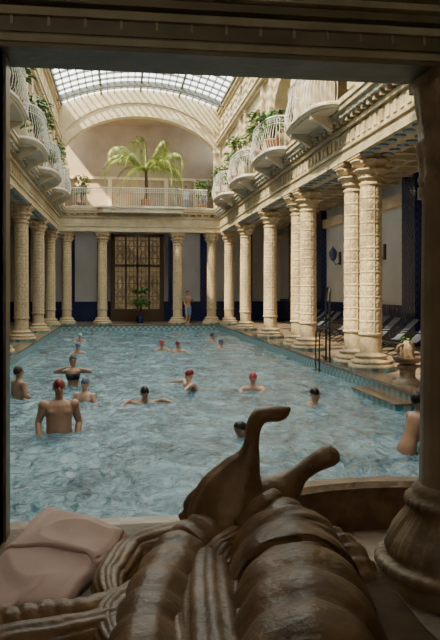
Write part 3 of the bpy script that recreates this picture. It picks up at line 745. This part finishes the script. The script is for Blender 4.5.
# sculpture
sc=mk('fountain_sculpture',None,loc=P(250,590,2.6)); sc['label']='dark brown carved stone foliage sculpture with raised forked fish tail'; sc['category']='sculpture'
off=-sc.location
k7=1/700
def px(pts):
    q=[]; 
    for p in pts:
        d=p[2]
        if p[0]<330: d=min(d,1.10*700/(p[1]-290))   # forms rest on top of the ledge
        w=P(p[0],p[1],d); ra,rb=(p[3],p[3]) if not hasattr(p[3],'__len__') else p[3]
        q.append((w.x,w.y,w.z,ra*d*k7,rb*d*k7))
    c=catmull(q,16); return [Vector(x[:3])+off for x in c],[(x[3],x[4]) for x in c]
crv=lambda s,a: (lambda c: noise.noise(c*s)*a)
VIEW=(S,C,0)
def carve(name,pts,ref=VIEW,n=28,rf=None,a=.004):
    p,r=px(pts); return MB().tube(p,r,n,ref=ref,rf=rf).obj(name,'bronze',sc,disp=crv(12,a))
carve('tail_fluke',[(238,535,3.0,(42,30)),(231,512,3.0,(42,30)),(233,492,3.0,(34,26)),(241,472,3.0,(22,18)),(249,455,3.0,(11.5,11)),(252,440,3.0,(7.5,9)),(254,426,3.0,(7.5,11)),(260,416,3.0,(8,13)),(270,413,3.0,(8,13)),(279,413,3.0,(8,11)),(285,411,3.0,(6,7)),(290,408,3.0,(1.5,2))],n=48,rf=lambda t,a:1+.035*math.cos(10*a)*(1-t))
carve('tail_fluke',[(255,520,3.05,(28,22)),(272,500,3.05,(24,18)),(287,487,3.08,(16,12)),(299,475,3.1,(10,9)),(310,466,3.12,(9,10)),(320,460,3.12,(10,12)),(329,456,3.12,(11,12)),(335,453,3.12,(8.5,9)),(338,451,3.12,(2,2))],n=40)
carve('fin',[(250,492,3.0,(18,14)),(222,498,3.02,(22,12)),(200,508,3.05,(17,8)),(188,516,3.06,(11,6)),(179,516,3.07,(2,2))],n=40,rf=lambda t,a:1+.06*math.sin(9*a))
def SC(rows,cols,am):
    def f(t,a):
        u=t*rows; r=int(u); fr=u-r; q=abs(math.sin(cols*a/2+(math.pi/2 if r%2 else 0)))
        return 1+am*((1-fr)*(.35+.65*q**.6)-.4)
    return f
def FL(l,la): return lambda t,a:1+la*(abs(math.cos(l*a/2))**.7-.6)
def BG(f,am): return lambda t,a:1+am*(abs(math.sin(f*math.pi*t+.6*math.cos(a)))**.6-.6)+.012*math.cos(9*a)
carve('body',[(250,505,3.0,28),(266,530,2.95,42),(284,560,2.85,56),(298,604,2.7,66),(308,655,2.55,76),(312,725,2.45,84)],n=120,rf=BG(8,.13))
def scroll(pts,n=64,rf=None):
    carve('carved_scroll',pts,n=n,rf=rf or FL(12,.12))
scroll([(236,522,2.97,22),(208,541,2.92,28),(182,563,2.82,31),(160,598,2.7,33),(146,645,2.6,36),(136,705,2.5,36)],n=90,rf=BG(9,.14))
scroll([(225,527,2.99,14),(192,538,2.97,18),(160,546,2.93,20),(130,558,2.88,19),(110,580,2.83,17),(112,604,2.8,13),(130,608,2.79,8),(134,594,2.79,4)])
scroll([(212,560,2.86,20),(210,590,2.76,28),(212,630,2.64,34),(218,695,2.5,40)])
scroll([(288,530,3.0,16),(316,542,2.95,22),(342,564,2.85,26),(360,602,2.72,28),(370,652,2.6,30),(374,712,2.5,32)],n=90,rf=SC(15,12,.16))
scroll([(300,522,3.05,8),(322,532,3.0,10),(334,546,2.95,9),(338,562,2.9,3)])
scroll([(246,560,2.76,16),(250,600,2.60,24),(254,645,2.46,30),(256,700,2.36,36)])
scroll([(335,585,2.70,18),(342,618,2.58,24),(340,660,2.46,28),(336,720,2.38,30)])
scroll([(355,590,2.80,16),(378,604,2.76,20),(394,628,2.70,22),(400,665,2.62,24),(402,720,2.55,24)])
scroll([(238,534,2.86,10),(222,550,2.76,13),(222,574,2.66,14),(240,588,2.58,12),(254,580,2.56,8),(250,568,2.55,4)])
scroll([(268,548,2.72,12),(298,560,2.62,16),(316,584,2.54,16),(308,608,2.48,12),(290,608,2.46,8),(286,596,2.45,3)])
scroll([(150,585,2.70,12),(128,602,2.62,17),(108,624,2.54,19),(114,650,2.48,16),(136,654,2.45,11),(142,638,2.44,4)])
scroll([(122,600,2.72,14),(88,616,2.68,18),(48,622,2.62,20),(8,630,2.56,20),(-40,642,2.50,20)],rf=BG(9,.13))
scroll([(116,626,2.58,18),(66,642,2.52,24),(14,652,2.46,26),(-50,668,2.40,26)])
scroll([(176,600,2.64,14),(176,628,2.54,20),(180,665,2.44,24),(186,710,2.36,26)])
def sstep(a,b_,x): 
    t=min(1,max(0,(x-a)/(b_-a))); return t*t*(3-2*t)
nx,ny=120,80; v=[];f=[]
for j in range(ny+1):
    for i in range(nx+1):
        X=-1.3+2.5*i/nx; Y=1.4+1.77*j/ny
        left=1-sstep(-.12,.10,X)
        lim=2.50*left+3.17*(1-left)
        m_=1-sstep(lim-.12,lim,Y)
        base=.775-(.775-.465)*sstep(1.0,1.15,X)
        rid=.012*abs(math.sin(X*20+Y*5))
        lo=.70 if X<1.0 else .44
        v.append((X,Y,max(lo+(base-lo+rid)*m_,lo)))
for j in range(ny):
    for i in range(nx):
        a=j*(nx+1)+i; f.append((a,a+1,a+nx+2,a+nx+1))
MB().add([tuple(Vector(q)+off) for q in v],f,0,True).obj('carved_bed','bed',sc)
# towel
def cloth(name,mt,corners,h,seed,label,nx=110,ny=90):
    A,Bc,Cc,D=[Vector(q) for q in corners]; b=MB()
    for lay,(s0,s1,t0,t1,zo) in enumerate(((0,1,0,1,0.0),(.02,.97,.42,.97,.014))):
        v=[];f=[]
        for j in range(ny+1):
            for i in range(nx+1):
                u,w_=i/nx,j/ny; s=s0+(s1-s0)*u; t=t0+(t1-t0)*w_
                if lay: t+=.10*math.sin(s*2.4+.6)*(1-w_)
                p=A.lerp(Bc,s).lerp(D.lerp(Cc,s),t)
                p.x+=noise.noise(Vector((s*2+seed,t*2,seed+lay)))*.06; p.y+=noise.noise(Vector((s*2.5,t*2.5+seed,2+lay)))*.05
                e=min(s,1-s,t,1-t)
                mound=h*min(1,max(e,0)/.08)**.5*(.3+.9*t)+.035*math.sin(math.pi*min(1,max(0,s)))*sstep(.3,.9,t)
                q=Vector((s*1.4+t*.9,t*2.2-s*1.0,seed))
                fold=max(0,1-abs(noise.noise(q))*4)**1.3*.020+noise.noise(q*1.8)*.008
                ee=min(u,1-u,w_,1-w_)
                z=.785+zo+mound+fold*min(1,max(e,0)/.03)
                v.append((p.x,p.y,z-(.010 if ee<=0 else 0)))
        for j in range(ny):
            for i in range(nx):
                a=j*(nx+1)+i; f.append((a,a+1,a+nx+2,a+nx+1))
        if lay==0:
            idx=[i for i in range(nx+1)]+[j*(nx+1)+nx for j in range(1,ny+1)]+[ny*(nx+1)+i for i in range(nx-1,-1,-1)]+[j*(nx+1) for j in range(ny-1,0,-1)]
            n0=len(v); 
            for q in idx: x_,y_,z_=v[q]; v.append((x_,y_,.754))
            L_=len(idx)
            for q in range(L_): f.append((idx[q],idx[(q+1)%L_],n0+(q+1)%L_,n0+q))
        b.add(v,f,0,True)
    o=b.obj(name,mt,category='towel',label=label)
    md=o.modifiers.new('s','SOLIDIFY'); md.thickness=.006; md.offset=1
    return o
def L(px_,py_): 
    g=G(px_,py_,.79); return (g.x,g.y,0)
cloth('towel','towel',(L(-50,612),L(62,604),L(128,540),L(44,516)),.03,3,'crumpled dusty pink terry towel draped over the stone ledge')
# ------------------------------------------------------------ LIGHT
w=bpy.data.worlds.new('World'); bpy.context.scene.world=w; w.use_nodes=True
bg=w.node_tree.nodes['Background']; bg.inputs[0].default_value=(.86,.94,1.0,1); bg.inputs[1].default_value=5.4
sun=bpy.data.lights.new('sun','SUN'); sun.energy=44; sun.angle=.03; sun.color=(1,.80,.52)
so=mk('sun',sun,None,(0,0,20)); so.rotation_euler=Vector((.62,.30,-.80)).to_track_quat('-Z','Y').to_euler()
def arealight(n,e,loc,size,rot,c=(1,.88,.7)):
    l=bpy.data.lights.new(n,'AREA'); l.energy=e; l.size=size; l.color=c
    o=mk(n,l,None,loc); o.rotation_euler=rot; return o
arealight('room_fill',40,(-.6,-1.8,2.9),1.2,(math.radians(68),0,math.radians(-10)))  # added fill behind the camera to lift the dark foreground
for y in (19,25,31): arealight('aisle_fill',22,(7.9,y,5.6),.6,(0,0,0))  # added fill to brighten the right aisle, no fixture there
for y in (24,31): arealight('aisle_fill',7,(-5.7,y,5.6),.6,(0,0,0))  # weaker added fill for the left aisle
for x in (-2,1.1,4.2): arealight('aisle_fill',18,(x,40.9,5.6),.6,(0,0,0))  # added fill to brighten the far wall and deck
arealight('gallery_fill',22,(1.1,40.8,11.7),1.5,(0,0,0))  # added fill for the gallery behind the gable arch
cam=bpy.data.cameras.new('cam'); cam.lens=700/640*36; cam.sensor_width=36; cam.shift_y=-30/640; cam.clip_end=200
co=mk('camera',cam,None,(0,0,EYE)); co.rotation_euler=(math.pi/2,0,-TH); bpy.context.scene.camera=co
